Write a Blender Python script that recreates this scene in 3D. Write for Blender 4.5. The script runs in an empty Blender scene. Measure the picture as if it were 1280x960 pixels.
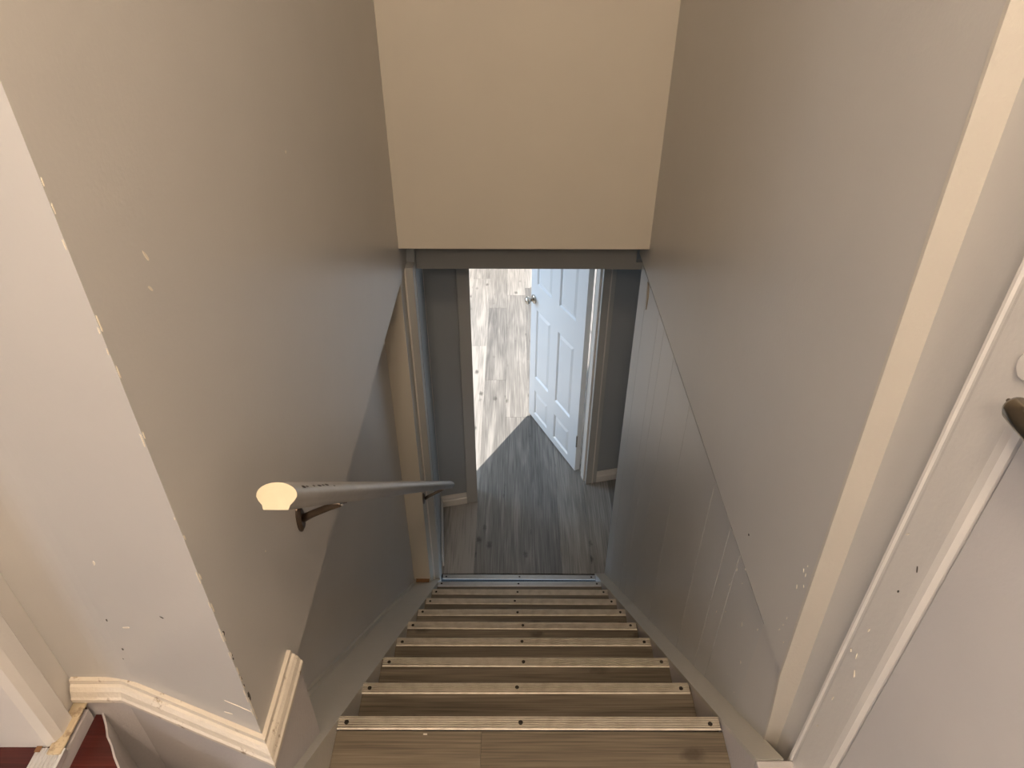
import bpy, bmesh, math, random
from mathutils import Vector, Matrix
random.seed(7)
C = bpy.context.scene.collection
S = bpy.context.scene
R = math.radians

# ---------------- camera ----------------
EYE = 3.152
cam = bpy.data.objects.new('camera', bpy.data.cameras.new('camera'))
C.objects.link(cam)
cam.data.sensor_width = 36
cam.data.lens = 36 * 875.06 / 1280
cam.data.clip_start = 0.02
cam.matrix_world = Matrix.Translation((0, 0, EYE)) @ Matrix.Rotation(R(90 - 35.876), 4, 'X') @ Matrix.Rotation(R(0.155), 4, 'Z')
S.camera = cam

# ---------------- world, sun, lamps, exposure ----------------
w = bpy.data.worlds.new('sky'); S.world = w; w.use_nodes = True
bg = w.node_tree.nodes['Background']
bg.inputs[0].default_value = (0.55, 0.75, 1.0, 1); bg.inputs[1].default_value = 1.2
S.view_settings.view_transform = 'Standard'
S.view_settings.look = 'None'
S.view_settings.gamma = 1
S.view_settings.exposure = 0.0

def light(name, kind, loc, direction, energy, color, **kw):
    d = bpy.data.lights.new(name, kind); d.energy = energy; d.color = color
    for k, v in kw.items(): setattr(d, k, v)
    o = bpy.data.objects.new(name, d); C.objects.link(o); o.location = loc
    o.rotation_euler = Vector(direction).to_track_quat('-Z', 'Y').to_euler()
    return o
# sun through the glazed patio door of the lower room, low in the sky
light('sun', 'SUN', (3, 9, 3), (-0.505 * .94, -0.863 * .94, -0.36), 27.0, (1.0, 0.93, 0.86), angle=R(0.8))
# daylight through the left window of the lower room
light('window_daylight_left', 'AREA', (-2.12, 4.35, 1.40), (1, 0, -.08), 42, (0.55, 0.76, 1.0), shape='RECTANGLE', size=1.2, size_y=1.2)
# skylight through the patio door
light('window_daylight_patio', 'AREA', (1.35, 7.30, 1.15), (-.2, -1, -.25), 20, (0.78, 0.88, 1.0), shape='RECTANGLE', size=2.2, size_y=1.9)
# ceiling lamp of the upper hall, warm
light('hall_ceiling_lamp', 'POINT', (0.05, 0.05, 4.05), (0, 0.25, -1), 38, (1.0, 0.81, 0.62), shadow_soft_size=0.08)
light('hall_rear_lamp', 'POINT', (-0.25, -0.95, 3.85), (0, 0, -1), 62, (1.0, 0.82, 0.66), shadow_soft_size=0.14)
# daylight through the window of the upper hall behind the camera
light('window_daylight_hall', 'AREA', (-2.14, -1.00, 2.50), (1, .38, -.12), 13, (0.66, 0.80, 1.0), shape='RECTANGLE', size=0.9, size_y=1.0)

# ---------------- materials ----------------
def new_mat(name):
    m = bpy.data.materials.new(name); m.use_nodes = True
    nt = m.node_tree; return m, nt, nt.nodes['Principled BSDF']
def N(nt, t, **kw):
    n = nt.nodes.new(t)
    for k, v in kw.items():
        if k.startswith('i_'): n.inputs[k[2:].replace('_', ' ')].default_value = v
        else: setattr(n, k, v)
    return n
def paint(name, col, rough=.42, var=.05, bump=.12, specks=0.0, scale=5, dirt=(.30, .22, .14)):
    m, nt, b = new_mat(name); L = nt.links.new
    tc = N(nt, 'ShaderNodeTexCoord')
    n1 = N(nt, 'ShaderNodeTexNoise', i_Scale=scale, i_Detail=4.0); L(tc.outputs['Object'], n1.inputs['Vector'])
    ramp = N(nt, 'ShaderNodeMapRange', i_To_Min=1 - var, i_To_Max=1 + var); L(n1.outputs['Fac'], ramp.inputs['Value'])
    mul = N(nt, 'ShaderNodeVectorMath', operation='SCALE'); mul.inputs[0].default_value = col
    L(ramp.outputs[0], mul.inputs['Scale'])
    out = mul.outputs[0]
    if specks:
        n3 = N(nt, 'ShaderNodeTexNoise', i_Scale=38.0, i_Detail=3.0, i_Roughness=.65); L(tc.outputs['Object'], n3.inputs['Vector'])
        th = N(nt, 'ShaderNodeMapRange', i_From_Min=1 - specks - .28, i_From_Max=1 - specks - .2); L(n3.outputs['Fac'], th.inputs['Value'])
        mx = N(nt, 'ShaderNodeMix', data_type='RGBA'); L(th.outputs[0], mx.inputs['Factor']); L(out, mx.inputs['A'])
        mx.inputs['B'].default_value = (*dirt, 1); out = mx.outputs['Result']
    L(out, b.inputs['Base Color'])
    b.inputs['Roughness'].default_value = rough
    n2 = N(nt, 'ShaderNodeTexNoise', i_Scale=150.0, i_Detail=2.0); L(tc.outputs['Object'], n2.inputs['Vector'])
    n4 = N(nt, 'ShaderNodeTexNoise', i_Scale=9.0, i_Detail=2.0); L(tc.outputs['Object'], n4.inputs['Vector'])
    ad = N(nt, 'ShaderNodeMath', operation='MULTIPLY_ADD'); L(n4.outputs['Fac'], ad.inputs[0]); ad.inputs[1].default_value = 3.0; L(n2.outputs['Fac'], ad.inputs[2])
    bp = N(nt, 'ShaderNodeBump', i_Strength=bump, i_Distance=.002); L(ad.outputs[0], bp.inputs['Height']); L(bp.outputs[0], b.inputs['Normal'])
    return m
def wood(name, c1, c2, c3, rough=.4, axis='Y', knots=.5, rnd=.25):
    """laminate board: grain stretched along an axis, a few cathedral figures and knots, each board differs"""
    m, nt, b = new_mat(name); L = nt.links.new
    tc = N(nt, 'ShaderNodeTexCoord'); oi = N(nt, 'ShaderNodeObjectInfo')
    off = N(nt, 'ShaderNodeVectorMath', operation='SCALE'); off.inputs[0].default_value = (7.3, 11.1, 5.7); L(oi.outputs['Random'], off.inputs['Scale'])
    add = N(nt, 'ShaderNodeVectorMath', operation='ADD'); L(tc.outputs['Object'], add.inputs[0]); L(off.outputs[0], add.inputs[1])
    mp = N(nt, 'ShaderNodeMapping'); L(add.outputs[0], mp.inputs['Vector'])
    mp.inputs['Scale'].default_value = (9, 1.0, 9) if axis == 'Y' else (1.0, 9, 9)
    big = N(nt, 'ShaderNodeTexNoise', i_Scale=1.3, i_Detail=3.0, i_Distortion=.9); L(mp.outputs[0], big.inputs['Vector'])
    mulb = N(nt, 'ShaderNodeMath', operation='MULTIPLY'); L(big.outputs['Fac'], mulb.inputs[0]); mulb.inputs[1].default_value = 11.0
    sn = N(nt, 'ShaderNodeMath', operation='SINE'); L(mulb.outputs[0], sn.inputs[0])
    mp2 = N(nt, 'ShaderNodeMapping'); L(add.outputs[0], mp2.inputs['Vector'])
    mp2.inputs['Scale'].default_value = (150, 4, 150) if axis == 'Y' else (5, 240, 240)
    fine = N(nt, 'ShaderNodeTexNoise', i_Scale=1.0, i_Detail=3.0); L(mp2.outputs[0], fine.inputs['Vector'])
    s1 = N(nt, 'ShaderNodeMapRange', i_From_Min=-1.0, i_To_Min=0.04, i_To_Max=.24); L(sn.outputs[0], s1.inputs['Value'])
    s2 = N(nt, 'ShaderNodeMath', operation='MULTIPLY_ADD'); L(fine.outputs['Fac'], s2.inputs[0]); s2.inputs[1].default_value = .70; L(s1.outputs[0], s2.inputs[2])
    s3 = N(nt, 'ShaderNodeMath', operation='MULTIPLY_ADD'); L(oi.outputs['Random'], s3.inputs[0]); s3.inputs[1].default_value = rnd; L(s2.outputs[0], s3.inputs[2])
    cr = N(nt, 'ShaderNodeValToRGB'); L(s3.outputs[0], cr.inputs['Fac'])
    e = cr.color_ramp.elements; e[0].position = .30; e[0].color = (*c1, 1); e[1].position = .78; e[1].color = (*c3, 1)
    k = e.new(.55); k.color = (*c2, 1)
    mp3 = N(nt, 'ShaderNodeMapping'); L(add.outputs[0], mp3.inputs['Vector']); mp3.inputs['Scale'].default_value = (9, 5, 5) if axis == 'Y' else (5, 9, 5)
    vo = N(nt, 'ShaderNodeTexVoronoi', i_Scale=1.0); L(mp3.outputs[0], vo.inputs['Vector'])
    nz = N(nt, 'ShaderNodeTexNoise', i_Scale=55.0); L(tc.outputs['Object'], nz.inputs['Vector'])
    d = N(nt, 'ShaderNodeMath', operation='MULTIPLY_ADD'); L(nz.outputs['Fac'], d.inputs[0]); d.inputs[1].default_value = -.16; L(vo.outputs['Distance'], d.inputs[2])
    kk = N(nt, 'ShaderNodeMapRange', i_From_Min=-.01, i_From_Max=.10, i_To_Min=1.0, i_To_Max=0.0); L(d.outputs[0], kk.inputs['Value'])
    km = N(nt, 'ShaderNodeMath', operation='MULTIPLY'); L(kk.outputs[0], km.inputs[0]); km.inputs[1].default_value = knots
    mx = N(nt, 'ShaderNodeMix', data_type='RGBA'); L(km.outputs[0], mx.inputs['Factor']); L(cr.outputs[0], mx.inputs['A'])
    mx.inputs['B'].default_value = (c1[0] * .35, c1[1] * .33, c1[2] * .3, 1)
    L(mx.outputs['Result'], b.inputs['Base Color']); b.inputs['Roughness'].default_value = rough
    bp = N(nt, 'ShaderNodeBump', i_Strength=.15, i_Distance=.001); L(fine.outputs['Fac'], bp.inputs['Height']); L(bp.outputs[0], b.inputs['Normal'])
    return m
def metal(name, col, rough, grime=.3, met=1.0):
    m, nt, b = new_mat(name); L = nt.links.new
    tc = N(nt, 'ShaderNodeTexCoord'); n = N(nt, 'ShaderNodeTexNoise', i_Scale=30.0, i_Detail=5.0); L(tc.outputs['Object'], n.inputs['Vector'])
    mr = N(nt, 'ShaderNodeMapRange', i_From_Min=.4, i_From_Max=.75, i_To_Min=0.0, i_To_Max=grime); L(n.outputs['Fac'], mr.inputs['Value'])
    mx = N(nt, 'ShaderNodeMix', data_type='RGBA'); L(mr.outputs[0], mx.inputs['Factor'])
    mx.inputs['A'].default_value = (*col, 1); mx.inputs['B'].default_value = (col[0] * .35, col[1] * .28, col[2] * .2, 1)
    L(mx.outputs['Result'], b.inputs['Base Color']); b.inputs['Roughness'].default_value = rough; b.inputs['Metallic'].default_value = met
    return m
def flat(name, col, rough=.6):
    m, nt, b = new_mat(name); b.inputs['Base Color'].default_value = (*col, 1); b.inputs['Roughness'].default_value = rough
    n = N(nt, 'ShaderNodeTexNoise', i_Scale=60.0); bp = N(nt, 'ShaderNodeBump', i_Strength=.2, i_Distance=.001)
    nt.links.new(n.outputs['Fac'], bp.inputs['Height']); nt.links.new(bp.outputs[0], b.inputs['Normal'])
    return m
def glass():
    m = bpy.data.materials.new('window_glass'); m.use_nodes = True; nt = m.node_tree
    nt.nodes.remove(nt.nodes['Principled BSDF']); o = nt.nodes['Material Output']
    t = N(nt, 'ShaderNodeBsdfTransparent'); g = N(nt, 'ShaderNodeBsdfGlossy'); g.inputs['Roughness'].default_value = .02
    f = N(nt, 'ShaderNodeFresnel'); mx = N(nt, 'ShaderNodeMixShader')
    nt.links.new(f.outputs[0], mx.inputs[0]); nt.links.new(t.outputs[0], mx.inputs[1]); nt.links.new(g.outputs[0], mx.inputs[2]); nt.links.new(mx.outputs[0], o.inputs['Surface'])
    return m
M = dict(
    wall=paint('grey_wall_paint', (.50, .475, .44), .36, .04),
    panel=paint('grey_panel_paint', (.47, .455, .43), .30, .05),
    cream=paint('cream_wall_paint', (.58, .525, .435), .5, .03),
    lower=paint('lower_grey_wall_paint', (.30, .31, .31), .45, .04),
    trim=paint('white_trim_paint', (.66, .62, .57), .35, .05),
    frame=paint('grey_frame_paint', (.40, .39, .365), .4, .04),
    dirty=paint('dirty_cream_trim_paint', (.66, .58, .47), .4, .09, .5, specks=.095, scale=14),
    board=paint('lilac_grey_board_paint', (.50, .46, .44), .35, .05, .4, scale=8),
    ledge=paint('scuffed_stringer_paint', (.50, .47, .41), .33, .06, .3, scale=10),
    white=paint('door_white_paint', (.74, .76, .78), .3, .01, .04),
    doorr=paint('hall_door_paint', (.57, .54, .52), .28, .07, .10, scale=4),
    ceil=paint('ceiling_paint', (.7, .68, .64), .7, .02),
    stair=wood('brown_laminate', (.085, .066, .044), (.175, .140, .098), (.26, .215, .158), .42, 'X', .6, .12),
    floor=wood('grey_oak_laminate', (.10, .095, .088), (.20, .19, .176), (.33, .31, .285), .30, 'Y', .75, .28),
    red=wood('red_stained_floor', (.040, .006, .005), (.065, .010, .008), (.11, .02, .015), .25, 'X', .3, .1),
    alu=metal('aluminium_nosing', (.66, .59, .49), .5, .35, .5),
    alu_clean=metal('bright_aluminium', (.70, .70, .69), .42, .15, .7),
    bronze=metal('dark_bronze', (.20, .155, .12), .32, .4),
    nickel=metal('satin_nickel', (.62, .58, .52), .22, .15),
    screw=metal('dark_screw', (.07, .06, .05), .5, .3),
    railp=metal('grey_rail_varnish', (.40, .385, .36), .35, .18, .15),
    raw=paint('bare_cream_wood', (.68, .58, .40), .5, .07, .3, specks=.02, scale=40, dirt=(.4, .25, .1)),
    chipd=flat('dark_chip', (.06, .05, .04)), chipl=flat('pale_chip', (.75, .68, .56)), tan=flat('bare_plywood', (.42, .34, .24)),
    grime=flat('rust_grime', (.20, .10, .04), .8), rubber=flat('black_gap', (.02, .02, .02), .8),
    glass=glass(), groove=flat('groove_shade', (.16, .12, .08), .7), handle=metal('dark_nickel', (.30, .26, .21), .2, .25), head=paint('shaded_head_paint', (.27, .27, .26), .5, .04),
)

# ---------------- helpers ----------------
def link(name, bm, mat, parent=None, loc=None, smooth=False, bev=0.0, origin=None):
    if origin is not None:
        bmesh.ops.translate(bm, verts=bm.verts, vec=-Vector(origin)); loc = origin
    if bev:
        bmesh.ops.bevel(bm, geom=list(bm.edges), offset=bev, segments=2, affect='EDGES', profile=.5, clamp_overlap=True)
    bmesh.ops.recalc_face_normals(bm, faces=bm.faces)
    me = bpy.data.meshes.new(name); bm.to_mesh(me); bm.free()
    if smooth:
        for p in me.polygons: p.use_smooth = True
    me.materials.append(mat)
    o = bpy.data.objects.new(name, me); C.objects.link(o)
    if loc is not None: o.location = loc
    if parent: 
        o.parent = parent
        o.matrix_parent_inverse = Matrix.Translation(-parent.location) if parent.rotation_euler.z == 0 else parent.matrix_basis.inverted()
    return o
def struct(o, label, cat):
    o['kind'] = 'structure'; o['label'] = label; o['category'] = cat; return o
def tag(o, label, cat, group=None):
    o['label'] = label; o['category'] = cat
    if group: o['group'] = group
    return o
def empty(name, loc):
    o = bpy.data.objects.new(name, None); C.objects.link(o); o.location = loc; o.empty_display_size = .1
    return o
def box(bm, x0, x1, y0, y1, z0, z1):
    v = [bm.verts.new(p) for p in ((x0,y0,z0),(x1,y0,z0),(x1,y1,z0),(x0,y1,z0),(x0,y0,z1),(x1,y0,z1),(x1,y1,z1),(x0,y1,z1))]
    for f in ((3,2,1,0),(4,5,6,7),(0,1,5,4),(1,2,6,5),(2,3,7,6),(3,0,4,7)): bm.faces.new([v[i] for i in f])
    return v
def nb(*b):
    bm = bmesh.new()
    if b: box(bm, *b)
    return bm
def prism_z(bm, pts, z0, z1):      # footprint in xy
    a = [bm.verts.new((x, y, z0)) for x, y in pts]; b = [bm.verts.new((x, y, z1)) for x, y in pts]
    n = len(pts); bm.faces.new(a[::-1]); bm.faces.new(b)
    for i in range(n): bm.faces.new((a[i], a[(i+1) % n], b[(i+1) % n], b[i]))
def prism_x(bm, pts, x0, x1):      # outline in yz
    a = [bm.verts.new((x0, y, z)) for y, z in pts]; b = [bm.verts.new((x1, y, z)) for y, z in pts]
    n = len(pts); bm.faces.new(a[::-1]); bm.faces.new(b)
    for i in range(n): bm.faces.new((a[i], a[(i+1) % n], b[(i+1) % n], b[i]))
def prism_y(bm, pts, y0, y1):      # outline in xz
    a = [bm.verts.new((x, y0, z)) for x, z in pts]; b = [bm.verts.new((x, y1, z)) for x, z in pts]
    n = len(pts); bm.faces.new(a[::-1]); bm.faces.new(b)
    for i in range(n): bm.faces.new((a[i], a[(i+1) % n], b[(i+1) % n], b[i]))
def sweep(bm, path, prof):         # profile (out, z) swept along an xy path, outward = right-hand side
    rows = []
    for i, p in enumerate(path):
        p = Vector(p); ds = []
        if i: ds.append((p - Vector(path[i-1])).normalized())
        if i < len(path) - 1: ds.append((Vector(path[i+1]) - p).normalized())
        ns = [Vector((d.y, -d.x)) for d in ds]
        n = sum(ns, Vector((0, 0))); n.normalize(); k = 1 / max(.3, n.dot(ns[0]))
        rows.append([bm.verts.new((p.x + n.x*o*k, p.y + n.y*o*k, z)) for o, z in prof])
    m = len(prof)
    for a, b in zip(rows, rows[1:]):
        for j in range(m): bm.faces.new((a[j], a[(j+1) % m], b[(j+1) % m], b[j]))
    bm.faces.new(rows[0]); bm.faces.new(rows[-1][::-1])
def tube(bm, pts, rads, seg=14, cap=True):
    rows = []
    for i, p in enumerate(pts):
        p = Vector(p); t = (Vector(pts[min(i+1, len(pts)-1)]) - Vector(pts[max(i-1, 0)])).normalized()
        u = t.cross(Vector((0, 0, 1))); u = u.normalized() if u.length > .01 else Vector((1, 0, 0)); v = t.cross(u)
        r = rads[i] if isinstance(rads, (list, tuple)) else rads
        rows.append([bm.verts.new(p + u*math.cos(a)*r + v*math.sin(a)*r) for a in [2*math.pi*k/seg for k in range(seg)]])
    for a, b in zip(rows, rows[1:]):
        for k in range(seg): bm.faces.new((a[k], a[(k+1) % seg], b[(k+1) % seg], b[k]))
    if cap: bm.faces.new(rows[0][::-1]); bm.faces.new(rows[-1])

# stair geometry: ten nosings, rise .18136, going .18976
Y0, Z0, G, RS = .819, 1.6323, .18976, .18136
SL = RS / G
XL, XR = -.384, .466
nz = lambda y: Z0 - (y - Y0) * SL
CEIL = 4.22

# ================= SETTING =================
# --- left side of the stairwell
PL0, PL1, PL2 = (-.42, .61), (-.70, .713), (-.80, .713)
bm = nb()
prism_z(bm, [PL0, (-.42, 2.56), (-.52, 2.56), (-.52, .6468)], 1.915, CEIL)
prism_z(bm, [PL0, (-.42, .79), (-.52, .79), (-.52, .6468)], 1.40, 1.915)
wl = struct(link('wall_left', bm, M['wall']), 'tall grey upper wall on the left of the stairwell, overhanging the handrail side', 'wall')
# slightly ragged painted corner and its chips
def yz_left_chip(z, wd, h, mat, dark, face):
    bm = bmesh.new(); n = 7; pts = []
    for k in range(n):
        a = 2*math.pi*k/n; r = random.uniform(.65, 1.1); pts.append((math.cos(a)*wd*r, math.sin(a)*h*r))
    t = .0008
    for lay in (0, 1):
        pass
    fr = []; bk = []
    for a, b in pts:
        if face == 'x': fr.append(bm.verts.new((-.42 + t, .611 + wd + a, z + b))); bk.append(bm.verts.new((-.4205, .611 + wd + a, z + b)))
        else:
            d = Vector((-.938, .345)); q = Vector(PL0) + d * (wd + a + .001); nn = Vector((-.345, -.938))
            fr.append(bm.verts.new((q.x + nn.x*t, q.y + nn.y*t, z + b))); bk.append(bm.verts.new((q.x - nn.x*.0005, q.y - nn.y*.0005, z + b)))
    bm.faces.new(fr); bm.faces.new(bk[::-1])
    for k in range(n): bm.faces.new((fr[k], fr[(k+1) % n], bk[(k+1) % n], bk[k]))
    return link('paint_chip', bm, mat, wl)
for z, wd, h in ((2.258, .0028, .006), (2.205, .0015, .003), (2.196, .0015, .003), (2.142, .0018, .004), (2.122, .0018, .004), (2.088, .004, .013)):
    yz_left_chip(z, wd, h, M['chipd'], True, 'x')
for k in range(46):
    yz_left_chip(random.uniform(1.99, 2.33) if k < 30 else random.uniform(2.3, 2.95), random.uniform(.0006, .0014), random.uniform(.003, .011), M['chipl'], False, random.choice('xa'))

def mark(name, wall, face, a, z, la, lz, rot, mat):
    """thin scuff or paint drip on a wall face"""
    bm = bmesh.new(); n = 8
    pts = []
    for k in range(n):
        t = 2*math.pi*k/n; u, v = math.cos(t)*la*random.uniform(.7, 1.1), math.sin(t)*lz*random.uniform(.7, 1.1)
        pts.append((u*math.cos(rot) - v*math.sin(rot), u*math.sin(rot) + v*math.cos(rot)))
    def P(u, v, e):
        if face == 'left': return (-.42 + e, a + u, z + v)
        if face == 'rightup': return (.505 - e, a + u, z + v)
        if face == 'panel': return (.5185 - e, a + u, z + v)
        if face == 'near': return (.545 - e, a + u, z + v)
        if face == 'casing': return (.5305 - e, a + u, z + v)
        if face == 'A':
            q = Vector(PL0) + Vector((-.938, .345)) * (a + u); return (q.x - .345*e, q.y - .938*e, z + v)
    f = [bm.verts.new(P(u, v, .0008)) for u, v in pts]; b = [bm.verts.new(P(u, v, -.0004)) for u, v in pts]
    bm.faces.new(f); bm.faces.new(b[::-1])
    for k in range(n): bm.faces.new((f[k], f[(k+1) % n], b[(k+1) % n], b[k]))
    return link(name, bm, mat, wall)
for a, z, la, lz, r_ in ((.735, 2.80, .0022, .009, .45), (.722, 2.765, .0018, .007, .6), (1.30, 2.74, .002, .003, 0), (.80, 2.22, .0018, .0018, 0)):
    mark('scuff', wl, 'left', a, z, la, lz, r_, M['chipl'])

# recessed lower wall, its return and the wall of the doorway
bm = nb(); prism_x(bm, [(.79, 1.914), (2.50, 1.914), (2.50, -.02), (2.20, -.02), (.79, 1.30)], -.60, -.51)
struct(link('wall_left_recess', bm, M['wall']), 'dark recessed lower wall under the overhanging left wall, behind the handrail', 'wall')
bm = nb(-.5099, -.425, 2.375, 2.498, -.02, 1.914)
struct(link('wall_left_return', bm, M['cream']), 'narrow cream strip of wall ending the left recess beside the stair-foot opening', 'wall')
# wall A with the kink
bm = nb(); prism_z(bm, [(-.52, .6468), (-.655, .6965), (-.672, .7020), (-.690, .7065), (-.710, .7100), (-.730, .7122), (-.750, .713), (-.80, .713), (-.80, .82), (-.52, .82)], 1.40, CEIL)
wa = struct(link('wall_landing', bm, M['wall']), 'bright off-white wall left of the stairwell corner, above the moulded skirting', 'wall')
for a, z, la, lz, r_, mt in ((.115, 2.245, .004, .0012, .2, 'chipd'), (.255, 2.09, .0022, .0035, 0, 'chipd'), (.268, 2.055, .0018, .0018, 0, 'chipd'), (.255, 2.17, .0018, .0035, .2, 'chipd'),
                             (.03, 2.05, .028, .0012, .05, 'chipl'), (.215, 2.17, .012, .0018, -.5, 'chipl'), (.21, 2.33, .002, .006, .3, 'chipl'), (.06, 2.01, .012, .0012, -.2, 'chipl')):
    mark('scuff', wa, 'A', a, z, la, lz, r_, M[mt])
# front wall above the opening
bm = nb(-.4199, .5049, 2.383, 2.55, 2.043, CEIL)
struct(link('wall_front', bm, M['cream']), 'cream wall above the opening at the foot of the stairs', 'wall')

# --- right side
def lean(z): return .735 + (z - 1.75) * .054
bm = nb()
prism_x(bm, [(lean(1.945), 1.945), (lean(CEIL), CEIL), (2.56, CEIL), (2.56, 1.945)], .505, .62)
prism_x(bm, [(lean(1.40), 1.40), (lean(1.945), 1.945), (.8745, 1.945), (.8745, 1.40)], .517, .62)
wr = struct(link('wall_right', bm, M['wall']), 'tall grey upper wall on the right of the stairwell', 'wall')
# the pale strip: end face of that wall, painted lighter
bm = nb()
n = 26; zs = sorted([1.62 + (CEIL - 1.62) * i / n for i in range(n + 1)] + [1.9445, 1.9455])
prev = None
for z in zs:
    j = random.uniform(-.0012, .0012); k = random.uniform(-.001, .001)
    x5 = .5035 + .012 * max(0, min(1, (1.945 - z) / .18))
    v = [bm.verts.new(p) for p in ((x5, lean(z) + .004 + j, z), (x5, lean(z) - .003, z), (.546 + k, lean(z) - .003, z), (.546, lean(z) + .004, z))]
    if prev:
        for a in range(4): bm.faces.new((prev[a], prev[(a+1) % 4], v[(a+1) % 4], v[a]))
    else: bm.faces.new(v)
    prev = v
bm.faces.new(prev[::-1])
struct(link('trim_1', bm, paint('pale_corner_paint', (.55, .505, .435), .4, .05, .4), None), 'pale painted vertical corner strip on the right wall, rough along its edges', 'trim')
bm = nb(); prism_x(bm, [(-2.0, 1.40), (lean(1.40) + .01, 1.40), (lean(CEIL) + .01, CEIL), (-2.0, CEIL)], .545, .66)
wn = struct(link('wall_right_near', bm, M['wall']), 'grey strip of wall between the pale corner strip and the white door casing', 'wall')
mark('scuff', wr, 'rightup', 1.02, 2.02, .003, .003, 0, M['chipd'])
for k in range(9):
    mark('scuff', wr, 'rightup', random.uniform(.77, .80), random.uniform(1.98, 2.22), .001, random.uniform(.002, .005), random.uniform(-.5, .5), M['chipl'])
# panelled lower wall: boards of uneven width with grooves between
wp = struct(link('wall_right_panelled', nb(.524, .60, .875, 2.545, -.02, 1.944), M['panel']), 'grooved panelling on the lower right wall beside the stairs', 'wall')
edges = [.875, 1.062, 1.145, 1.30, 1.62, 1.87, 2.046, 2.152, 2.40, 2.545]
for a, b in zip(edges, edges[1:]):
    bm = nb(); g = .0011; tz = 1.909
    prism_x(bm, [(a + g, tz), (b - g, tz), (b - g, max(.0, nz(b) - .05)), (a + g, max(0.0, nz(a) - .05))], .5185, .5245)
    link('board', bm, M['panel'], wp, origin=(.5185, a, 1), bev=.0006)
bm = nb(); prism_x(bm, [(2.385, 1.905), (2.40, 1.90), (2.372, 1.81), (2.362, 1.80), (2.352, 1.86), (2.366, 1.90)], .5165, .5186)
o = link('bare_patch', bm, M['tan'], wp); o['label'] = 'bare wood patch where paint flaked'
for k in range(12):
    mark('scuff', wp, 'panel', random.uniform(.89, 1.15), random.uniform(1.55, 1.93), .0011, random.uniform(.002, .006), random.uniform(-.6, .6), M['chipl'])

# --- opening frame at the foot of the stairs
fr = struct(empty('door_frame', (0, 2.45, 0)), 'grey door casing framing the opening at the foot of the stairs', 'frame')
def part(name, b, mat, parent, bev=.0015, label=None):
    o = link(name, nb(*b), mat, parent, bev=bev)
    if label: o['label'] = label
    return o
part('casing_left', (-.4245, -.390, 2.485, 2.54, 0.001, 1.913), M['frame'], fr)
part('casing_bead', (-.4246, -.418, 2.478, 2.4845, 0.001, 1.913), M['trim'], fr)
part('casing_head', (-.4195, .5045, 2.600, 2.64, 1.882, 2.099), M['head'], fr)  # head in darker frame grey: shade under the front wall, painted in
part('head_stop', (-.4195, .56, 2.606, 2.64, 1.850, 1.8815), M['head'], fr)

# --- lower landing
z0 = 0.0
dwA, dwB = Vector((-.433, 3.064)), Vector((-.277, 3.100))
DW = Vector((.974, .226)).normalized(); DN = Vector((-DW.y, DW.x))     # along the door wall, away from the stairs
org = Vector((-.213, 3.118))
def dwp(s, t): q = org + DW*s + DN*t; return (q.x, q.y)
struct(link('floor', nb(-2.3, 2.5, 2.529, 7.6, -.06, -.008), M['rubber']), 'grey oak laminate floor of the lower landing and the room beyond', 'floor')
FL = bpy.data.objects['floor']
# planks run along y
pw = .1655
meshes = {}
def plank(x0, x1, y0, y1, mat, parent, z=0.0, name='plank'):
    key = (round(x1-x0, 4), round(y1-y0, 4), mat.name)
    if key not in meshes:
        bm = nb(0, x1-x0, 0, y1-y0, -.008, 0)
        bmesh.ops.bevel(bm, geom=[e for e in bm.edges if min(v.co.z for v in e.verts) > -.001], offset=.0006, segments=1, affect='EDGES')
        me = bpy.data.meshes.new(name); bm.to_mesh(me); bm.free(); me.materials.append(mat); meshes[key] = me
    o = bpy.data.objects.new(name, meshes[key]); C.objects.link(o); o.location = (x0, y0, z); o.parent = parent; return o
ends = {2: [4.9, 6.1], 3: [4.41, 5.53], 4: [3.95, 5.77], 5: [4.69, 5.91], 1: [4.2, 5.4], 6: [3.6, 4.8]}
for i in range(-5, 15):
    x0 = -.211 - 3*pw + i*pw
    if x0 > 2.2: break
    ys = [2.552 if .03 < 1 else 0] + ends.get(i, [3.2 + (i*.47) % 1.2, 4.5 + (i*.47) % 1.2]) + [7.45]
    y = ys[0]; lst = [y]
    for e in ys[1:]:
        lst.append(e)
    for a, b in zip(lst, lst[1:]): plank(x0 + .0004, x0 + pw - .0004, a + .0004, b - .0004, M['floor'], FL)
# landing side walls
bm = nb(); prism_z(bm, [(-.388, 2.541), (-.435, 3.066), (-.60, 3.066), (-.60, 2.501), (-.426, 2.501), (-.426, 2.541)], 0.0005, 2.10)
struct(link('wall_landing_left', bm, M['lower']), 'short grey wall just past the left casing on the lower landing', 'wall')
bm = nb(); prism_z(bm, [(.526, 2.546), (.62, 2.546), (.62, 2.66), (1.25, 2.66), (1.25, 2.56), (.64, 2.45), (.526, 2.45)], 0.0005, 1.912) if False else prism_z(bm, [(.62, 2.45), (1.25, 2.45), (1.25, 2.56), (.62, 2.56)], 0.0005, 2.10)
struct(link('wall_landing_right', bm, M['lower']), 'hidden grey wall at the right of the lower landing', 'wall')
struct(link('wall_landing_end', nb(1.25, 1.33, 2.45, 3.42, 0.0005, 2.10), M['lower']), 'grey wall closing the right end of the lower landing', 'wall')
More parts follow.
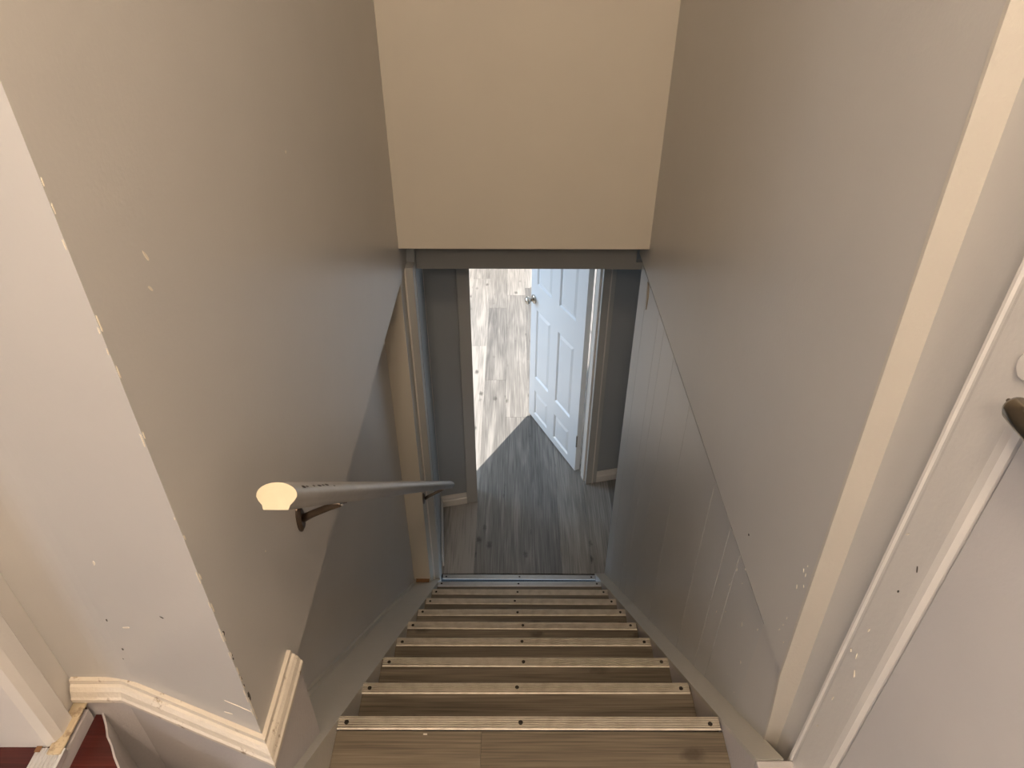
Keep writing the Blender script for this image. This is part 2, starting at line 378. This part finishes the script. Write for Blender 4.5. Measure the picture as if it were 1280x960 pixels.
# door wall, left and right piers plus header
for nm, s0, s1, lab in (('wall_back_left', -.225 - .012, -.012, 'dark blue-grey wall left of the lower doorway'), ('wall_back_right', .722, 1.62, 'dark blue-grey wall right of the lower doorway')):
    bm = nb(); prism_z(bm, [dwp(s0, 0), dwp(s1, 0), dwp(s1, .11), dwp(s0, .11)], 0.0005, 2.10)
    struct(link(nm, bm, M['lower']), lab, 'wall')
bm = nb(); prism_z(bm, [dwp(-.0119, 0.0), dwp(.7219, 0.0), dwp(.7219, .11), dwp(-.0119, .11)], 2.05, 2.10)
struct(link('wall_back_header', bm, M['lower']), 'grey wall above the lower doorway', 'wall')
# frame around it
df = struct(empty('door_frame', (*org, 0)), 'white casing and jambs around the lower doorway', 'frame')
def dpart(name, s0, s1, t0, t1, za, zb, mat, parent, bev=.002):
    bm = nb(); prism_z(bm, [dwp(s0, t0), dwp(s1, t0), dwp(s1, t1), dwp(s0, t1)], za, zb)
    return link(name, bm, mat, parent, bev=bev)
dpart('casing_left', -.066, -.002, -.014, -.0005, 0.001, 2.10, M['frame'], df)
dpart('casing_right', .702, .772, -.014, -.0005, 0.001, 2.10, M['frame'], df)
dpart('casing_bead', .740, .748, -.019, -.0145, 0.001, 2.10, M['trim'], df)
dpart('jamb_left', -.011, 0, 0, .1105, 0.001, 2.03, M['trim'], df)
dpart('jamb_right', .706, .7215, 0, .1105, 0.001, 2.03, M['trim'], df)
dpart('door_stop', .694, .7055, 0.02, .070, 0.001, 2.03, M['trim'], df)
dpart('jamb_head', .0005, .7055, 0, .11, 2.031, 2.049, M['trim'], df)
# baseboards on the door wall
def base_prof(h=.085, d=.014): return [(0.0005, .001), (d, .001), (d, h*.55), (d*.55, h*.62), (d*.7, h*.72), (d*.35, h*.86), (d*.3, h), (0.0005, h)]
bm = nb(); sweep(bm, [dwp(-.222, 0), dwp(-.0675, 0)], base_prof())
struct(link('baseboard_left', bm, M['trim']), 'short stepped white baseboard left of the lower doorway', 'baseboard')
bm = nb(); sweep(bm, [dwp(.7735, 0), dwp(1.3, 0)], base_prof())
struct(link('baseboard_right', bm, M['trim']), 'stepped white baseboard right of the lower doorway', 'baseboard')
bm = nb(); sweep(bm, [(-.3895, 2.60), (-.4310, 3.045)], [(0.0005, .001), (.010, .001), (.010, .07), (.004, .10), (0.0005, .10)])
struct(link('baseboard_landing', bm, M['trim']), 'white baseboard at the foot of the short wall past the left casing', 'baseboard')
# ceilings
struct(link('ceiling_lower', nb(-.60, 1.33, 2.551, 3.30, 2.101, 2.16), M['ceil']), 'low ceiling over the lower landing', 'ceiling')
struct(link('ceiling_room', nb(-2.3, 2.5, 3.10, 7.6, 2.42, 2.48), M['ceil']), 'ceiling of the room beyond the lower doorway', 'ceiling')

# --- lower room shell, with its two windows
def rwall(name, bs, lab):
    bm = bmesh.new()
    for b in bs: box(bm, *b)
    return struct(link(name, bm, M['trim']), lab, 'wall')
rwall('wall_room_left', [(-2.3, -2.2, 2.9, 3.65, 0, 2.42), (-2.3, -2.2, 5.05, 7.6, 0, 2.42), (-2.3, -2.2, 3.65, 5.05, 0, .75), (-2.3, -2.2, 3.65, 5.05, 2.05, 2.42)], 'left wall of the lower room')
rwall('wall_room_right', [(2.4, 2.5, 3.4, 7.6, 0, 2.42)], 'right wall of the lower room')
rwall('wall_room_far', [(-2.2, -.9, 7.5, 7.6, 0, 2.42), (-.9, .1, 7.5, 7.6, 0, .95), (-.9, .1, 7.5, 7.6, 1.95, 2.42), (.1, .2, 7.5, 7.6, 0, 2.42), (.2, 2.4, 7.5, 7.6, 2.15, 2.42)], 'far wall of the lower room')
bm = bmesh.new(); box(bm, -2.2, -.61, 2.9, 3.0, 0, 2.42); prism_z(bm, [dwp(1.62, .0), dwp(2.32, .0), dwp(2.32, .1), dwp(1.62, .1)], 0, 2.42)
prism_z(bm, [(-.61, 2.9), dwp(-.225, .0), dwp(-.225, .11), (-.61, 3.06)], 0.0, 2.42)
prism_z(bm, [dwp(-.225, .0), dwp(1.62, .0), dwp(1.62, .11), dwp(-.225, .11)], 2.161, 2.42)
struct(link('wall_room_near', bm, M['trim']), 'near wall of the lower room around the doorway wall', 'wall')
def window(name, x0, x1, y0, y1, z0_, z1_, lab, mull=1, horiz=0):
    e = struct(empty(name, ((x0+x1)/2, (y0+y1)/2, z0_)), lab, 'window')
    bm = bmesh.new(); t = .045; alongx = (x1-x0) > (y1-y0)
    if alongx:
        box(bm, x0, x1, y0, y1, z0_, z0_+t); box(bm, x0, x1, y0, y1, z1_-t, z1_)
        box(bm, x0, x0+t, y0, y1, z0_+t, z1_-t); box(bm, x1-t, x1, y0, y1, z0_+t, z1_-t)
        if mull: c = (x0+x1)/2; box(bm, c-t/2, c+t/2, y0, y1, z0_+t, z1_-t)
    else:
        box(bm, x0, x1, y0, y1, z0_, z0_+t); box(bm, x0, x1, y0, y1, z1_-t, z1_)
        box(bm, x0, x1, y0, y0+t, z0_+t, z1_-t); box(bm, x0, x1, y1-t, y1, z0_+t, z1_-t)
        if mull: c = (y0+y1)/2; box(bm, x0, x1, c-t/2, c+t/2, z0_+t, z1_-t)
    link('window_frame', bm, M['trim'], e)
    m_ = .004
    if alongx: ym = (y0+y1)/2; link('pane', nb(x0+t, x1-t, ym-m_, ym+m_, z0_+t, z1_-t), M['glass'], e)
    else: xm = (x0+x1)/2; link('pane', nb(xm-m_, xm+m_, y0+t, y1-t, z0_+t, z1_-t), M['glass'], e)
    return e
window('window_1', -2.29, -2.23, 3.651, 5.049, .751, 2.049, 'window in the left wall of the lower room')
window('window_2', .201, 2.399, 7.52, 7.58, 0.001, 2.149, 'glazed patio door in the far wall of the lower room', mull=0)
window('window_3', -.899, .099, 7.52, 7.58, .951, 1.949, 'window in the far wall of the lower room')
struct(link('ground_outside', nb(-9, 9, 7.61, 22, -.3, -.1), flat('pale_patio_concrete', (.5, .5, .48), .8)), 'pale ground outside the lower room', 'ground')

# --- the open white door
A = Vector((.410, 3.377)); Bv = Vector((.123, 3.992)); T = (Bv - A).normalized(); NN = Vector((T.y, -T.x))   # NN away from the camera side
ang = math.atan2(T.y, T.x)
dr = empty('door_1', (A.x, A.y, 0)); dr.rotation_euler = (0, 0, ang)
struct(dr, 'open white six-panel door swung into the bright lower room', 'door')
bpy.context.view_layer.update()
W_, H_ = .678, 2.02
def local(name, bm, mat, par=dr, smooth=False, bev=0):
    if bev: bmesh.ops.bevel(bm, geom=list(bm.edges), offset=bev, segments=2, affect='EDGES', clamp_overlap=True)
    bmesh.ops.recalc_face_normals(bm, faces=bm.faces)
    me = bpy.data.meshes.new(name); bm.to_mesh(me); bm.free(); me.materials.append(mat)
    if smooth:
        for p in me.polygons: p.use_smooth = True
    o = bpy.data.objects.new(name, me); C.objects.link(o); o.parent = par; return o
# local axes: x along the leaf from the hinge, +y toward the visible side, z up; leaf occupies y -.035..0
cols = [(.105, .305), (.405, .598)]; rows_ = [(.065, .265), (.375, .905), (1.085, 1.86)]
bm = bmesh.new()
xs = [0, *cols[0], *cols[1], W_]; zz = [.012, *rows_[0], *rows_[1], *rows_[2], H_]
for i in range(5):
    for j in range(7):
        if i in (1, 3) and j in (1, 3, 5): box(bm, xs[i], xs[i+1], -.026, -.009, zz[j], zz[j+1])
        else: box(bm, xs[i], xs[i+1], -.035, 0, zz[j], zz[j+1])
bmesh.ops.remove_doubles(bm, verts=bm.verts, dist=1e-5)
local('door_leaf', bm, M['white'])
for cx0, cx1 in cols:
    for r0, r1 in rows_:
        bm = bmesh.new(); d, e = .012, .030
        for side in (1, -1):
            f = lambda v: (v if side == 1 else -.035 - v)
            ring = []
            for off, yy in ((0.0, -.0005), (.010, -.0085), (.013, -.0088), (.032, -.0025)):
                ring.append([bm.verts.new((x, f(yy), z)) for x, z in ((cx0+off, r0+off), (cx1-off, r0+off), (cx1-off, r1-off), (cx0+off, r1-off))])
            for a, b in zip(ring, ring[1:]):
                for k in range(4): bm.faces.new((a[k], a[(k+1) % 4], b[(k+1) % 4], b[k]))
            bm.faces.new(ring[-1])
        local('raised_panel', bm, M['white'])
bm = bmesh.new()
zk = .965; xk = .635
tube(bm, [(xk, .0, zk), (xk, .006, zk), (xk, .010, zk)], [.030, .030, .022], 24)
tube(bm, [(xk, .010, zk), (xk, .028, zk), (xk, .036, zk), (xk, .048, zk), (xk, .058, zk), (xk, .062, zk)], [.011, .011, .024, .0275, .021, .008], 24)
o = local('door_knob', bm, M['nickel'], smooth=True); o['label'] = 'satin nickel round knob'
bm = bmesh.new(); tube(bm, [(xk, .062, zk), (xk, .0635, zk)], [.004, .004], 10); local('keyhole', bm, M['screw'], o)
bm = bmesh.new(); box(bm, W_ - .0005, W_ + .0012, -.028, -.007, .93, 1.0); local('latch_plate', bm, M['nickel'])
for z in (.22, 1.75):
    bm = bmesh.new(); tube(bm, [(-.004, .002, z), (-.004, .002, z + .09)], .005, 10); local('hinge', bm, M['nickel'])

# ================= STAIRS =================
st = tag(empty('staircase', (0, Y0, 0)), 'brown laminate stairs with ribbed aluminium nosings descending between the walls', 'staircase')
for k in range(1, 9):         # treads between the landing (k=0 nosing) and the lower floor
    y_b, z_t = Y0 + .0135 + (k-1)*G, Z0 - k*RS
    bm = nb(XL, XR, y_b - .012, y_b + G - .004, z_t - .022, z_t - .0035)
    link('tread', bm, M['stair'], st, origin=(XL + .13*k, y_b, z_t))
for k in range(0, 9):
    yf = Y0 + .0135 + k*G - .004
    bm = nb(XL, XR, yf - .012, yf - .0005, Z0 - (k+1)*RS - .001, Z0 - k*RS - .023)
    link('riser', bm, M['stair'], st, origin=(XL, yf, Z0 - k*RS))
# nosing: ribbed strip with a lip
def nosing_mesh():
    bm = bmesh.new(); pts = []
    w_, h = .031, .0035; ribs = 5
    pts = [(-w_, -.0030), (-w_, -.001)]
    a0 = -w_ + .002; st_ = (w_ - .006) / ribs
    for i in range(ribs):
        y = a0 + i*st_; pts += [(y, 0), (y + st_*.58, 0), (y + st_*.62, -.0027), (y + st_*.96, -.0027)]
    pts += [(-.0035, 0), (-.0008, -.0008), (0, -.003), (0, -.026), (-.0022, -.026), (-.0022, -.0034)]
    prism_x(bm, [(y + .0, z) for y, z in pts], 0, 1)
    return bm
random.seed(3)
sm = bmesh.new(); tube(sm, [(0, 0, -.001), (0, 0, .0009), (0, 0, .0016)], [.0052, .0052, .003], 12)
bmesh.ops.recalc_face_normals(sm, faces=sm.faces); sme = bpy.data.meshes.new('screw'); sm.to_mesh(sme); sm.free(); sme.materials.append(M['screw'])
Lp = [(424,903),(454,860),(477,828),(496,800),(509,779),(521,766),(530,751),(538,740),(546,729),(552,721)]
def add_nosing(k, parent, x0, x1, y, z, yaw=0.0):
    bm = nosing_mesh()
    for v in bm.verts: v.co.x = x0 + v.co.x*(x1 - x0); v.co.y += y; v.co.z += z; v.co.y += (v.co.x - (x0+x1)/2)*yaw
    o = link('nosing', bm, M['alu_clean'] if k > 7 else M['alu'], parent, origin=((x0+x1)/2, y, z))
    o.data.materials.append(M['groove'])  # dark groove floors: shade between the ribs, put into the colour
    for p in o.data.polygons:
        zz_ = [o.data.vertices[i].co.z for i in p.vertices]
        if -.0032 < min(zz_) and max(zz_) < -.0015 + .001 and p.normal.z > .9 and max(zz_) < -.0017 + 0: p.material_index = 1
    for f in (.022, .47 + random.uniform(-.01, .04), .975):
        s = bpy.data.objects.new('screw', sme); C.objects.link(s); s.parent = o
        s.location = ((f - .5)*(x1 - x0), -.0155 + random.uniform(-.002, .002), -.0004)
    return o
for k in range(10):
    jl = random.uniform(-.003, .003)
    add_nosing(k, st, XL + .002 + jl, XR - .002 + jl, Y0 + .0145 + k*G, Z0 - k*RS + .001, random.uniform(-.004, .004))
link('paint_fleck', nb(-.1925, -.184, .792, .795, Z0 - .0035, Z0 - .002), M['chipl'], st)
# stringers
bm = bmesh.new()
ye = 2.374
prism_x(bm, [(.60, nz(.60) + .004), (ye, nz(ye) + .004), (ye, 0.001), (2.25, 0.001), (.60, 1.40)], -.5095, XL - .0005)
link('stringer', bm, M['ledge'], st)['label'] = 'wide grey-cream ledge along the left side'
bm = bmesh.new(); prism_x(bm, [(.80, nz(.80) + .026), (ye - .002, nz(ye) + .026), (ye - .002, nz(ye) + .0045), (.80, nz(.80) + .0045)], -.5095, -.498)
link('stringer_bead', bm, M['ledge'], st)
bm = bmesh.new(); prism_x(bm, [(.60, nz(.60) + .008), (2.37, nz(2.37) + .008), (2.37, nz(2.37) - .006), (.60, nz(.60) - .006)], XL - .005, XL)
link('ledge_edge', bm, M['ledge'], st)
bm = bmesh.new(); prism_x(bm, [(ye, nz(ye) + .004), (2.51, .004), (2.51, -.01), (ye, -.01)], -.424, XL - .0055)
link('stringer_foot', bm, M['ledge'], st)
bm = bmesh.new()
prism_x(bm, [(.66, nz(.66) + .002), (.66, 1.40), (2.25, 0.001), (2.54, 0.001), (2.54, .004)], XR + .0005, .5180)
link('stringer', bm, M['board'], st)
bm = bmesh.new()
prism_x(bm, [(.66, nz(.66) + .002), (.66, nz(.66) + .014), (2.548, .006), (2.548, .001), (2.535, .001)], XR - .001, .5180)
link('stringer_cap', bm, M['ledge'], st)
o = link('stain', nb(-.50, -.43, 2.352, 2.3735, nz(2.35) + .0045, nz(2.35) + .006), M['grime'], st); o['label'] = 'rusty stain at the foot of the cream return'

# landing floor (boards run across)
lf = struct(link('floor_landing', nb(-.80, .545, -1.9, Y0 - .018, 1.56, Z0 - .012), M['rubber']), 'brown laminate floor of the top landing above the first nosing', 'floor')
lx = [-.80, -.065, .5449]
for j in range(8):
    y1 = Y0 - .0178 - j*.19; y0 = y1 - .1895
    xs_ = [-.79, (-.065, .25, -.4, .1)[j % 4], XR if j < 2 else .544]
    if j == 0: xs_ = [XL, -.065, XR]
    for a, b in zip(xs_, xs_[1:]):
        bm = nb(a + .0003, b - .0003, y0 + .0002, y1 - .0002, Z0 - .012, Z0 - .0035)
        link('plank', bm, M['stair'], lf, origin=(a + .05, y0, Z0))
bm = nb(-.80, .62, -1.9, Y0 - .02, 1.40, 1.559)
struct(link('landing_base', bm, M['board']), 'solid base under the top landing', 'floor')
bm = nb(XR - .001, .544, .52, .6585, 1.40, nz(.66) + .012)
struct(link('baseboard_near', bm, M['board'], bev=.003), 'grey block ending the right stair stringer at the landing', 'baseboard')

# ================= skirting with moulded cap, left =================
path = [(-.795, .713), PL1, PL0, (-.42, .768)]
bm = bmesh.new(); sweep(bm, path[0:2] + path[2:], [(.0003, 1.45), (.016, 1.45), (.016, 1.936), (.0003, 1.936)])
bb = struct(link('baseboard_skirting', bm, M['board']), 'tall lilac-grey skirting board wrapping the corner at the top of the stairs', 'baseboard')
bm = bmesh.new()
sweep(bm, path, [(.0003, 1.936), (.0235, 1.936), (.0245, 1.940), (.0245, 1.947), (.0215, 1.951), (.0205, 1.954), (.0180, 1.962), (.0130, 1.969), (.0085, 1.972), (.0085, 1.975), (.0075, 1.981), (.0003, 1.982)])
cap = link('moulded_cap', bm, M['dirty'], bb); cap['label'] = 'cream moulded cap, dirty and chipped'
link('caulk', nb(-.799, -.7745, .60, .7125, 1.9255, 1.9315), paint('stained_caulk', (.50, .40, .26), .6, .2, .5, specks=.15, scale=30), bb, bev=.002)
for sy in (0,):
    bm = bmesh.new(); box(bm, -.799, -.789, .695, .7120, 1.931, 1.950); link('grime', bm, M['grime'], bb, bev=.004)

# red floor at far left, aluminium nosing, red winder below it
rf = struct(link('floor_hall', nb(-2.2, -.785, -1.9, .80, 1.86, 1.9245), M['red']), 'dark red painted floor at the bottom left corner', 'floor')
hn = tag(empty('floor_edge_strip', (-.785, .3, 1.93)), 'aluminium edge strip on the dark red floor at bottom left', 'strip')
bm = bmesh.new()
pr = [(-.050, 0)] ; 
for i in range(6): pr += [(-.048 + i*.007, .0025), (-.0445 + i*.007, .0025), (-.0435 + i*.007, .0010)]
pr += [(-.004, .003), (0, .001), (0, -.012), (-.003, -.012), (-.003, 0)]
prism_y(bm, [(-.772 + a, 1.9265 + b) for a, b in pr], -.4, .612)
link('strip', bm, M['alu_clean'], hn)
bm = nb(-.784, -.7755, -.4, .69, 1.80, 1.9135)
link('riser_board', bm, M['board'], hn)
o = link('dried_glue', nb(-.822, -.812, .604, .6145, 1.9292, 1.9306), M['grime'], hn, bev=.0008); o['label'] = 'brown dried glue smear'
wt = struct(empty('floor_winder', (-.77, .6, 1.88)), 'dark red triangular winder tread between the edge strip and the skirting', 'floor')
bm = bmesh.new(); prism_z(bm, [(-.7745, .696), (-.763, .696), (-.735, .655), (-.690, .60), (-.60, .49), (-.60, -.4), (-.7745, -.4)], 1.84, 1.885)
link('tread', bm, M['red'], wt)
bm = bmesh.new(); n = 18
pa = [Vector((-.763, .696)), Vector((-.746, .674)), Vector((-.733, .652)), Vector((-.719, .637)), Vector((-.704, .616)), Vector((-.690, .600)), Vector((-.60, .49))]
sweep(bm, [(p.x, p.y) for p in pa], [(-.003, 1.60), (.0003, 1.60), (.0003, 1.888), (-.003, 1.888)])
link('edging', bm, M['board'], wt)

# casing post at far left
bm = bmesh.new(); prism_z(bm, [(-1.30, .615), (-.806, .615), (-.793, .621), (-.786, .634), (-.786, .664), (-.790, .668), (-.8005, .668), (-.8005, .82), (-1.30, .82)], 1.925, CEIL)
struct(link('wall_hall', bm, M['trim']), 'smooth white rounded wall end at the far left edge standing on the red floor', 'wall')
# rest of the upper hall (behind and beside the camera)
rwall('wall_hall_left', [(-2.3, -2.2, -2.0, -1.5, 1.4, CEIL), (-2.3, -2.2, -.5, .82, 1.4, CEIL), (-2.3, -2.2, -1.5, -.5, 1.4, 1.95), (-2.3, -2.2, -1.5, -.5, 3.05, CEIL)], 'left wall of the upper hall')
window('window_4', -2.29, -2.23, -1.499, -.501, 1.951, 3.049, 'window in the left wall of the upper hall')
rwall('wall_hall_front', [(-2.2, -1.30, .70, .82, 1.86, CEIL)], 'far left wall of the upper hall')
rwall('wall_back', [(-2.2, .66, -2.1, -2.0, 1.4, CEIL)], 'wall behind the camera in the upper hall')
struct(link('ceiling', nb(-2.3, .66, -2.1, 2.56, CEIL + .001, CEIL + .06), M['ceil']), 'ceiling above the stairwell and hall', 'ceiling')

# ================= right door: casing, slab, handle =================
dc = struct(empty('trim_2', (.545, .6, Z0)), 'white moulded door casing on the right beside the hall door', 'trim')
bm = bmesh.new()
# profile in (x, y): outer bead, flat, rounded inner edge
pf = [(.5448, .673), (.538, .673), (.533, .670), (.5305, .666), (.5310, .662), (.5335, .659), (.5335, .655), (.5325, .650), (.5315, .620), (.5305, .595), (.5303, .583), (.532, .573), (.537, .567), (.5448, .566)]
prism_z(bm, pf, Z0 - .003, 3.72)
link('casing', bm, M['trim'], dc)
for k in range(7):
    mark('scuff', dc, 'casing', random.uniform(.59, .65), random.uniform(1.95, 2.45), .0011, random.uniform(.003, .007), random.uniform(-.6, .6), M['chipl'])
mark('scuff', dc, 'casing', .600, 2.42, .001, .005, -.5, M['chipd']); mark('scuff', dc, 'casing', .612, 2.36, .0015, .002, 0, M['chipd'])
d2 = struct(empty('door_2', (.545, .2, Z0)), 'plain grey-white hall door at the right edge with a dark nickel handle', 'door')
link('door_leaf', nb(.5365, .5448, -.24, .562, Z0 + .006, 3.66), M['doorr'], d2, bev=.0015)
# lever handle: rose, neck, lever running back toward the hinge side
bm = bmesh.new(); hz = 2.719; hy = .512
tube(bm, [(.536, hy, hz), (.530, hy, hz), (.527, hy, hz)], [.027, .027, .022], 24)
tube(bm, [(.527, hy, hz), (.512, hy, hz)], [.0105, .0105], 18)
rose = link('handle_rose', bm, M['bronze'], d2, smooth=True)
bm = bmesh.new()
tube(bm, [(.509, .565, hz), (.509, .563, hz), (.509, .558, hz), (.509, .54, hz), (.509, .46, hz), (.509, .44, hz)], [.007, .0115, .0140, .0148, .0145, .010], 22)
tube(bm, [(.509, .573, hz), (.509, .564, hz)], [.0024, .0024], 10)
o = link('door_handle', bm, M['handle'], d2, smooth=True); o['label'] = 'dark nickel cylindrical lever end with a small pin'
bm = bmesh.new(); tube(bm, [(.5300, .590, 2.748), (.5270, .590, 2.748), (.5245, .590, 2.748)], [.0165, .0165, .0135], 26)
o = link('cover_plate', bm, M['trim'], dc); o['label'] = 'round white cover plate'
bm = bmesh.new(); tube(bm, [(.5312, .590, 2.748), (.5292, .590, 2.748)], [.0178, .0178], 26); link('plate_rim', bm, M['chipd'], dc)

# ================= handrail =================
hr = tag(empty('handrail', (-.35, .70, 1.6)), 'worn grey wooden handrail with bare cream cut end on metal brackets', 'handrail')
d = Vector((0, G, -RS)).normalized(); up = Vector((0, RS, G)).normalized(); sx = Vector((1, 0, 0))
P = Vector((-.329, .700, 2.448)); Lr = 2.72
prof = []
for k in range(13):                                    # rounded top
    a = math.pi * (-.04 + 1.08 * k/12); prof.append((.0285*math.cos(a), .004 + .0175*math.sin(a)))
prof += [(-.025, -.004), (-.0195, -.010), (-.0175, -.0165), (.0175, -.0165), (.0195, -.010), (.025, -.004)]
bm = bmesh.new()
stations = [0, .004] + [Lr*i/30 for i in range(1, 30)] + [Lr]
rows = []
for s in stations:
    rows.append([bm.verts.new(P + d*s + sx*a + up*b) for a, b in prof])
m = len(prof)
for a, b in zip(rows, rows[1:]):
    for j in range(m):
        f = bm.faces.new((a[j], a[(j+1) % m], b[(j+1) % m], b[j])); f.smooth = True
bm.faces.new(rows[-1])
rl = link('rail', bm, M['railp'], hr)
bm = bmesh.new()
a = [bm.verts.new(P + sx*x*1.005 + up*z*1.005 - d*.0008) for x, z in prof]; b = [bm.verts.new(P + sx*x*1.005 + up*z*1.005 + d*.001) for x, z in prof]
bm.faces.new(a)
for j in range(m): bm.faces.new((a[j], a[(j+1) % m], b[(j+1) % m], b[j]))
o = link('rail_end', bm, M['raw'], hr); o['label'] = 'bare cream cut end of the rail'
for k in range(7):                                     # chips in the varnish on the top right
    s = .045 + k*.030 + random.uniform(-.008, .008); aa = R(random.uniform(38, 48)); bm = bmesh.new()
    c = P + d*s + sx*.0287*math.cos(aa) + up*(.004 + .0177*math.sin(aa))
    nn = (sx*math.cos(aa)*.0175 + up*math.sin(aa)*.0285).normalized(); tt = nn.cross(d)
    l_, w_ = random.uniform(.007, .015), random.uniform(.0014, .0034)
    pts = [c + d*math.cos(t)*l_*random.uniform(.6, 1.1) + tt*math.sin(t)*w_ + nn*.0003 for t in [2*math.pi*q/8 for q in range(8)]]
    bm.faces.new([bm.verts.new(p) for p in pts]); f2 = [bm.verts.new(p - nn*.0015) for p in pts]; bm.faces.new(f2[::-1])
    link('varnish_chip', bm, M['chipd'], hr)
def bracket(s, wallx, dy=-.035, dz=-.060):
    c = P + d*s - up*.0165
    w0 = Vector((wallx, c.y + dy, c.z + dz)); e = Vector((c.x, c.y + .02, c.z + .02*d.z/d.y - .003))
    root = link('bracket', (lambda b_: (tube(b_, [(w0.x + .0085, w0.y, w0.z), (w0.x*.7 + e.x*.3, w0.y*.75 + e.y*.25, w0.z*.72 + e.z*.28), (w0.x*.28 + e.x*.72, w0.y*.35 + e.y*.65, w0.z*.25 + e.z*.75), (e.x - .006, e.y - .002, e.z - .001), (e.x, e.y, e.z + .004)], [.0085, .0075, .0072, .0070, .0062], 12), b_)[1])(bmesh.new()), M['bronze'], hr, smooth=True)
    bm = bmesh.new()                                   # oval wall plate
    n = 24; rr = []
    for xo, sc in ((.0003, 1), (.004, 1), (.0085, .72)):
        rr.append([bm.verts.new((wallx + xo, w0.y + math.cos(2*math.pi*q/n)*.0165*sc, w0.z + math.sin(2*math.pi*q/n)*.034*sc)) for q in range(n)])
    for a_, b_ in zip(rr, rr[1:]):
        for q in range(n): bm.faces.new((a_[q], a_[(q+1) % n], b_[(q+1) % n], b_[q]))
    bm.faces.new(rr[0][::-1]); bm.faces.new(rr[-1])
    link('wall_plate', bm, M['bronze'], root)
    bm = bmesh.new()
    for v in box(bm, -.009, .009, -.030, .030, -.0015, .0015): pass
    for v in bm.verts: v.co = c + sx*v.co.x + d*v.co.y + up*(v.co.z - .0018)
    link('saddle', bm, M['bronze'], root)
    bm = bmesh.new(); q = c + d*.024 - up*.0034; tube(bm, [q, q - up*.004], [.0042, .003], 10); link('screw', bm, M['nickel'], root)
bracket(.358, -.42, .016, -.062)
bracket(2.37, -.425, -.005, -.06)
